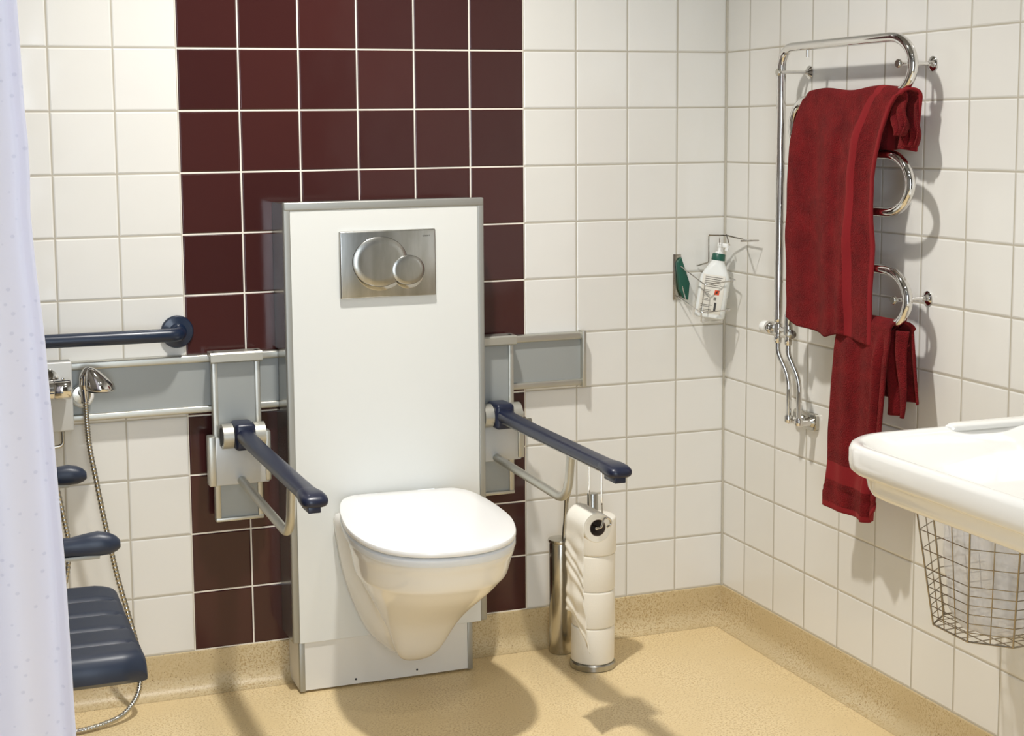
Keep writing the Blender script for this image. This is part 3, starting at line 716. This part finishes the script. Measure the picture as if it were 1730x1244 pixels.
b = MB(); b.box(.006, .017, -.0237, -.0231, .062, .074, 'orange', .0002); b.box(.010, .013, -.0239, -.0236, .065, .071, 'dark_ink'); tb(b); b.build('hazard_mark', lb)

# ------------------------------------------------------------------ towel warmer
tw = thing('towel_warmer', 'chrome serpentine towel warmer mounted on the right wall', 'towel warmer', (-.07, -.65, .88))
zs = [1.590, 1.4615, 1.333, 1.2045, 1.076, .9475]; px = -.07
path = [(px, -.392, .92), (px, -.392, 1.545)]
for k in range(1, 9): a = PI/2*k/8; path.append((px, -.392-.048*(1-math.cos(a)), 1.542+.048*math.sin(a)))
def uturn(yc, z0, z1, ext):
    out = []
    for k in range(0, 17):
        a = PI*k/16; out.append((px, yc+ext*math.sin(a), (z0+z1)/2+(z0-z1)/2*math.cos(a)))
    return out
path += uturn(-.835, zs[0], zs[1], -.084)
path += uturn(-.515, zs[1], zs[2], .068)
path += uturn(-.835, zs[2], zs[3], -.084)
path += uturn(-.515, zs[3], zs[4], .068)
path += uturn(-.835, zs[4], zs[5], -.084)
path += [(px, -.47, zs[5])] + [(px, -.47+.03*math.sin(PI/2*k/6), zs[5]-.03*(1-math.cos(PI/2*k/6))) for k in range(1, 7)] + [(px, -.440, .885)]
b = MB(); b.tube(path, .0112, 'chrome', 18); b.build('tube', tw)
b = MB(); b.tube([(px, -.508, 1.581), (px, -.508, 1.562)], .0042, 'chrome', 12); b.build('air_vent', tw)
for y, z in ((-.410, 1.530), (-.895, 1.530), (-.897, 1.014)):
    b = MB(); b.tube([(-.088, y, z), (-.001, y, z)], .0042, 'chrome', 12); b.lathe([(.0, 0), (.008, 0), (.0095, .002), (.0095, .006), (.008, .008), (.0, .008)], 'dull_chrome', (-.094, y, z), (1, 0, 0), 18)
    bk = b.build('wall_bracket', tw)
    b = MB(); b.lathe([(.0, 0), (.0165, 0), (.0165, .002), (.012, .0055), (.006, .009), (.0045, .014), (.0, .014)], 'chrome', (-.0006, y, z), (-1, 0, 0), 28); b.build('wall_disc', bk)
# valves and supply pipes
b = MB()
for y in (-.392, -.440):
    b.lathe([(.0, .853), (.0085, .853), (.0105, .857), (.0105, .868), (.0075, .871), (.0075, .876), (.012, .880), (.012, .902), (.0085, .906), (.0105, .909), (.0105, .920), (.009, .924), (.0, .924)], 'chrome', (px, y, 0), n=20)
b.tube([(px, -.392, .889), (px, -.440, .889)], .0065, 'chrome', 14)
b.lathe([(.008, 0), (.008, .018), (.014, .020), (.0165, .024), (.0165, .034), (.014, .038), (.0, .038)], 'chrome', (px, -.392, .889), (-.2, 1, 0), 24)
b.lathe([(.007, 0), (.007, .018), (.011, .020), (.011, .034), (.0, .036)], 'dull_chrome', (px, -.440, .884), (-.3, -1, 0), 20)
vb = b.build('valve', tw)
b = MB(); b.lathe([(.0, 0), (.0145, 0), (.0155, .004), (.0145, .018), (.011, .022), (.0, .022)], 'white_plastic', (px-.007, -.355, .889), (-.2, 1, 0), 24); b.build('knob', vb)
b = MB(); b.lathe([(.0, 0), (.012, 0), (.012, .002)], 'white_plastic', (-.0005, -.3, .88), (-1, 0, 0), 16); b.bm.free()
for y0_, y1_ in ((-.392, -.412), (-.440, -.460)):
    b = MB(); b.tube(fillet([(px, y0_, .858), (px, y0_, .828), (-.052, y1_-.005, .765), (-.052, y1_-.005, .665)], .03, 6), .0068, 'chrome', 14)
    b.lathe([(.0, 0), (.010, 0), (.011, .004), (.011, .014), (.009, .018), (.0, .018)], 'chrome', (-.052, y1_-.005, .652), n=18)
    b.tube([(-.052, y1_-.005, .656), (-.012, y1_-.005, .656)], .0085, 'chrome', 14); b.build('supply_pipe', tw)
b = MB(); rg = lambda x, g: [(x, p[0], p[1]) for p in rrect(-.478+g, -.372-g, .634+g, .678-g, .012, 0, 5)]
b.loft([rg(-.0006, 0), rg(-.010, 0), rg(-.012, .002)], 'dull_chrome')
for y in (-.417, -.445, -.465): b.lathe([(.0, 0), (.012, 0), (.013, .004), (.009, .010), (.0, .011)], 'dull_chrome', (-.011, y, .656), (-1, 0, 0), 20)
b.build('wall_plate', tw)

# ------------------------------------------------------------------ towels
def sheet(b, P, NU, NV, m, flipuv=False, u0=0, u1=1, v0=0, v1=1):
    uvl = b.bm.loops.layers.uv.get('UVMap') or b.bm.loops.layers.uv.new('UVMap')
    vs = [b.bm.verts.new(P(i/NU, j/NV)) for j in range(NV+1) for i in range(NU+1)]; k = b.mi(m)
    for j in range(NV):
        for i in range(NU):
            f = b.bm.faces.new((vs[j*(NU+1)+i], vs[j*(NU+1)+i+1], vs[(j+1)*(NU+1)+i+1], vs[(j+1)*(NU+1)+i])); f.smooth = True; f.material_index = k
            for lp, (a, c) in zip(f.loops, ((i, j), (i+1, j), (i+1, j+1), (i, j+1))): lp[uvl].uv = (lerp(u0, u1, a/NU), lerp(v0, v1, c/NV))
def fb(x, y, z, a=.003, f=9): return a*noise.noise(Vector((x*f, y*f, z*f)))
FL = [(.88, -.470), (1.2, -.472), (1.3, -.475), (1.4, -.488), (1.44, -.505), (1.478, -.535)]
FR = [(.88, -.816), (1.1, -.811), (1.28, -.816), (1.38, -.842), (1.44, -.872), (1.478, -.905)]
def towel1(s, t):
    # t: 0 back hem .. .22 over the bar .. 1 front hem
    rb = .0185; zc = 1.4615
    if t < .2:
        k = t/.2; z = lerp(1.335+.01*math.sin(s*9), zc, k); y = lerp(-.53, -.926+.022*(1-k), s)
        x = px+rb+.001 + .008*math.sin(s*26)*(1-k)*sm((s-.4)*2) ; return (min(x, -.006), y, z)
    if t < .28:
        a = (t-.2)/.08*PI; yb = lerp(-.53, -.926, s); yf_ = lerp(-.535, -.905, s)
        k = (t-.2)/.08
        return (px+rb*math.cos(a)*1.0, lerp(yb, yf_, sm(k)), zc+rb*math.sin(a)+.004*math.sin(s*11)*math.sin(a))
    k = (t-.28)/.72
    zb = interp([(0, .930), (.06, .921), (.14, .913), (.35, .907), (.52, .902), (.62, .912), (.7, .916), (.8, .910), (1, .900)], s)
    z = lerp(zc, zb, k)
    y = lerp(interp(FL, z), interp(FR, z), s)
    d = zc-z
    g = sm(d/.12)
    x = px-rb-.006*g - g*(.009*math.sin(s*9+.8+z*1.5) + .006*math.exp(-((s-.72-.04*math.sin(z*6))/.045)**2)*(1+d) - .005*math.exp(-((s-.60-.05*(1.2-z))/.05)**2) + .004*math.sin(s*17+z*5))
    x += fb(.3, y, z, .006, 11)*g - .010*sm((s-.90)/.1)*math.sin(min(1, d*3)*PI)
    x -= .006*math.exp(-((d-.13-s*.35)/.03)**2)*math.exp(-((s-.35)/.2)**2)*.7
    return (x, y, z)
b = MB(); sheet(b, towel1, 70, 150, 'towel_a')
# folded inner layers bunched at the right-hand end
def inner(off, yy, zb):
    def P(s, t):
        rb = .013; zc = 1.4615; yb = lerp(-.86, yy, s)
        if t < .3: a = t/.3*PI*.5; return (px+.004+off-rb*.2+.006*math.sin(t*9), yb, zc+.012-.03*(1-t/.3)*0 - t*.10)
        k = (t-.3)/.7; z = lerp(zc-.018, zb, k)
        return (px+.004+off+.010*math.sin(s*14+z*20)*k-.004*k, yb+.014*math.sin(k*5+s*2)*k-.006*k, z)
    return P
sheet(b, inner(-.010, -.905, 1.375), 18, 24, 'towel_a', u0=.3, u1=.6); sheet(b, inner(.012, -.918, 1.350), 18, 24, 'towel_a', u0=.3, u1=.6)
o = b.build('red_towel', solid=.0055, auto=False, recalc=False); tag(o, 'large dark red terry towel draped over the upper bars of the towel warmer', 'towel')
GL = [(.49, -.648), (.545, -.648), (.549, -.655), (.6, -.660), (.75, -.668), (.9, -.680), (.965, -.69)]
GR = [(.49, -.853), (.52, -.858), (.65, -.866), (.8, -.879), (.9, -.886), (.965, -.885)]
def towel2(s, t):
    rb = .0180; zc = .9475
    if t < .22:
        k = t/.22; z = lerp(.785-.0*s, zc, k); y = lerp(-.72, lerp(-.945, -.915, k), s)
        return (px+rb+.003+.009*math.sin(s*22+1)*(1-k*.7)*sm((s-.3)*2), y, z)
    if t < .28:
        a = (t-.22)/.06*PI; return (px+rb*math.cos(a), lerp(lerp(-.72, -.925, s), lerp(-.69, -.885, s), sm((t-.22)/.06)), zc+rb*math.sin(a))
    k = (t-.28)/.72; zb = interp([(0, .497), (.5, .490), (.85, .494), (.9, .502), (1, .530)], s); z = lerp(zc, zb, k)
    y = lerp(interp(GL, z), interp(GR, z), s); d = zc-z; g = sm(d/.08)
    x = px-rb-.003*g - g*(.006*math.sin(s*8+.5)+.010*math.exp(-((s-.80+.06*d)/.05)**2)-.012*math.exp(-((s-.90+.06*d)/.035)**2)+.003*math.sin(s*19+z*3)) + fb(.7, y, z, .006, 10)*g
    if z < .549 and z > .535: x += .002
    return (x, y, z)
b = MB(); sheet(b, towel2, 70, 130, 'towel_b')
def inner2(s, t):
    z = lerp(.945, .752, t); return (px+.002+.008*math.sin(s*9+z*12), lerp(-.855, -.915-.004*t, s)+.006*math.sin(t*6), z)
sheet(b, inner2, 14, 24, 'towel_b', v0=.3, v1=.6)
o = b.build('red_towel', solid=.0055, auto=False, recalc=False); tag(o, 'narrow dark red towel hanging on the lowest bar, its banded hem behind the washbasin', 'towel')

# ------------------------------------------------------------------ washbasin
sk = thing('washbasin', 'large white ceramic washbasin mounted on the right wall', 'washbasin', (-.3, -1.72, .70))
SX0, SX1, SY1, SY0 = -.588, -.001, -1.385, -2.22
def skr(inx0, iny1, z, r, inx1=0, iny0=None, n=8):
    iny0 = iny1 if iny0 is None else iny0
    return rrect(SX0+inx0, SX1-inx1, SY0+iny0, SY1-iny1, r, z, n)
ZR = .842
b = MB()
rings = [skr(.24, .24, ZR-.135, .08, .12), skr(.17, .17, ZR-.128, .09, .05), skr(.10, .09, ZR-.110, .10, .02), skr(.050, .045, ZR-.098, .10, .01), skr(.034, .034, ZR-.090, .10, .004), skr(.028, .030, ZR-.078, .10, 0), skr(.024, .029, ZR-.060, .10, 0),
         skr(.018, .022, ZR-.054, .105), skr(.008, .010, ZR-.052, .11), skr(.002, .003, ZR-.046, .115), skr(0, 0, ZR-.034, .118), skr(0, 0, ZR-.012, .118), skr(.003, .003, ZR-.004, .116), skr(.009, .009, ZR, .112),
         skr(.018, .018, ZR-.001, .103, .10), skr(.028, .028, ZR-.007, .093, .135), skr(.042, .042, ZR-.017, .080, .15), skr(.07, .07, ZR-.030, .065, .165), skr(.11, .11, ZR-.048, .05, .18), skr(.15, .15, ZR-.075, .04, .20), skr(.20, .20, ZR-.092, .035, .22), skr(.24, .24, ZR-.097, .02, .23)]
b.loft(rings, 'ceramic'); b.build('basin', sk, auto=False)
b = MB(); rings = []
for g, z in ((0, ZR-.006), (0, ZR+.0005), (.003, ZR+.003), (.009, ZR+.0055), (.016, ZR+.0062)):
    rings.append([(x, y, z) for x, y in [(-.001, -1.386-g*.5), (-.30, -1.386-g*.5), (-.325+g*.3, -1.390-g*.5), (-.335+g, -1.400), (-.325+g*.6, -1.412+g*.4), (-.30, -1.418+g*.5), (-.17, -1.420+g*.5), (-.150+g*.5, -1.44), (-.145+g*.7, -1.47), (-.145+g*.7, SY0+.03), (-.001, SY0+.03)]])
b.loft(rings, 'ceramic'); b.build('tap_deck', sk)

# ------------------------------------------------------------------ waste basket
wb = thing('waste_basket', 'wire waste basket on the right wall beneath the washbasin', 'waste basket', (-.1, -1.25, .385))
ZB0, ZB1 = .385, .645
bot = [(-.004, -1.155), (-.135, -1.155), (-.196, -1.200), (-.200, -1.312), (-.140, -1.372), (-.004, -1.372)]
top = [(-.004, -1.120), (-.150, -1.120), (-.224, -1.168), (-.228, -1.345), (-.160, -1.410), (-.004, -1.410)]
def ringat(t): return [(lerp(a[0], c[0], t), lerp(a[1], c[1], t), lerp(ZB0, ZB1, t)) for a, c in zip(bot, top)]
for t in (0, 1):
    b = MB(); b.tube(ringat(t)+[ringat(t)[0]], .0021, 'wire', 8); b.build('frame_ring', wb)
b = MB()
for t in (.075, .15, .225, .30, .375, .45, .60, .75, .9): b.tube(ringat(t)+[ringat(t)[0]], .0011, 'wire', 6)
b.build('horizontal_wire', wb)
b = MB(); r0, r1 = ringat(0), ringat(1)
for i in range(len(bot)):
    j = (i+1) % len(bot); nn = {0: 4, 1: 2, 2: 3, 3: 2, 4: 4, 5: 5}[i]
    for k in range(nn):
        t = k/nn; a = Vector(r0[i]).lerp(Vector(r0[j]), t); c = Vector(r1[i]).lerp(Vector(r1[j]), t)
        b.tube([a, c], .0021 if k == 0 else .0012, 'wire', 6)
b.build('vertical_wire', wb)
b = MB()
for k in range(1, 8):
    y = lerp(-1.155, -1.372, k/8); xe = -.198 if -1.315 < y < -1.195 else lerp(-.135, -.198, min(1, (abs(y+1.2635)-.1085)/-.05))
    b.tube([(-.004, y, ZB0), (xe, y, ZB0)], .0011, 'wire', 6)
for k in range(1, 7):
    x = -.198*k/7; yo = 0 if x > -.135 else (abs(x)-.135)*.8
    b.tube([(x, -1.155-yo, ZB0), (x, -1.372+yo, ZB0)], .0011, 'wire', 6)
b.build('bottom_grid', wb)
b = MB()                                  # crumpled liner
rings = []; NR = 15
for j in range(NR):
    t = j/(NR-1); z = lerp(ZB0+.006, ZB1+.03, t); ring = []
    cx, cy = -.10, -1.265; K = 40
    for k in range(K):
        a = 2*PI*k/K; rx, ry = lerp(.078, .095, t), lerp(.085, .105, t)
        if t < .1: rx *= .8+t*2; ry *= .8+t*2
        q_ = 1+.22*noise.noise(Vector((math.cos(a)*2.2, math.sin(a)*2.2, z*14)))+.06*math.sin(a*9+z*30)
        ring.append((max(-.186-.01*t, min(-.010, cx+rx*q_*math.cos(a))), max(-1.362, min(-1.164, cy+ry*q_*math.sin(a))), z))
    rings.append(ring)
b.loft(rings, 'bag', cap0=True, cap1=False)
tag(b.build('bin_liner', auto=False), 'crumpled translucent white plastic bag inside the wire basket', 'bag')

# ------------------------------------------------------------------ lights
WARM = (1.0, .975, .935); 
M['lamp_glow'] = emit('lamp_glow', (1, .93, .82, 1), 12)
def downlight(x, y, label, watts, col, rad=.045, glow=True):
    t = thing('ceiling_light', label, 'ceiling light', (x, y, ZC))
    b = MB(); b.lathe([(.050, 0), (.062, 0), (.062, -.006), (.052, -.010), (.048, -.004)], 'chrome', (x, y, ZC), n=32, cap=False); b.build('trim_ring', t)
    b = MB(); b.lathe([(.0, -.002), (.046, -.002), (.046, -.0015)], 'lamp_glow', (x, y, ZC), n=32); b.build('diffuser', t)
    l = bpy.data.lights.new('lamp', 'SPOT'); l.energy = watts; l.color = col; l.shadow_soft_size = rad; l.spot_size = math.radians(136); l.spot_blend = 1
    lo = bpy.data.objects.new('lamp', l); C.objects.link(lo); lo.location = (x, y, ZC-.03)
    return lo
downlight(-1.24, -.88, 'round recessed ceiling light above the toilet', 188, WARM, .055)
downlight(-.95, -2.2, 'added round ceiling fill light above the middle of the room', 30, WARM, .06)  # unseen fill lamp, added to light the basin and front floor
downlight(-1.72, -2.75, 'added round ceiling fill light in front of the shower curtain', 40, (.92, .96, 1.0), .06)  # unseen cool fill lamp, added to brighten the curtain and left side
# unseen window added behind the camera, placed to bring cool daylight onto the curtain
M['added_day_glass'] = emit('added_day_glass', (.8, .88, 1.0, 1), .6)
b = MB(); b.box(-2.38, -1.65, YF-.0005, YF+.004, .15, 2.40, 'added_day_glass'); struct(b.build('added_window_1'))
b = MB()
for a in ((-2.41, -2.38, .10, 2.45), (-1.65, -1.60, .10, 2.45), (-2.41, -1.60, .10, .15), (-2.41, -1.60, 2.4, 2.45), (-2.38, -1.65, 1.25, 1.29)): b.box(a[0], a[1], YF+.001, YF+.03, a[2], a[3], 'white_plastic', .003)
struct(b.build('trim_2'))
l = bpy.data.lights.new('daylight', 'AREA'); l.shape = 'RECTANGLE'; l.size = .72; l.size_y = 2.23; l.energy = 46; l.color = (.76, .87, 1.0)
lo = bpy.data.objects.new('daylight', l); C.objects.link(lo); lo.location = (-2.015, YF+.04, 1.275); lo.rotation_euler = (PI/2, 0, 0)
w = bpy.data.worlds.new('World'); sc.world = w; w.use_nodes = True; w.node_tree.nodes['Background'].inputs[0].default_value = (.6, .65, .7, 1); w.node_tree.nodes['Background'].inputs[1].default_value = .2

# ------------------------------------------------------------------ camera (solved from the tile grid)
F, CX, CY = 2545.848, 776.12, 514.84
yaw, pit, rol = .343355873, -.115681092, -.0109521620
cy_, sy_, cp, sp_, cr, sr = math.cos(yaw), math.sin(yaw), math.cos(pit), math.sin(pit), math.cos(rol), math.sin(rol)
f = Vector((sy_*cp, cy_*cp, sp_)); rt = Vector((cy_, -sy_, 0)); up = rt.cross(f)
R_, U_ = rt*cr+up*sr, up*cr-rt*sr
cam = bpy.data.cameras.new('camera'); co = bpy.data.objects.new('camera', cam); C.objects.link(co)
co.matrix_world = Matrix(((R_.x, U_.x, -f.x, -2.10095), (R_.y, U_.y, -f.y, -3.67953), (R_.z, U_.z, -f.z, 1.39816), (0, 0, 0, 1)))
cam.sensor_fit = 'HORIZONTAL'; cam.sensor_width = 36; cam.lens = F/1730*36
cam.shift_x = (865-CX)/1730; cam.shift_y = -(622-CY)/1730; cam.clip_start = .02
sc.camera = co
sc.view_settings.view_transform = 'Standard'; sc.view_settings.look = 'None'; sc.view_settings.gamma = 1; sc.view_settings.use_curve_mapping = False
sc.view_settings.exposure = 0.0
sc.cycles.use_denoising = True
sc.cycles.max_bounces = 10; sc.cycles.diffuse_bounces = 6
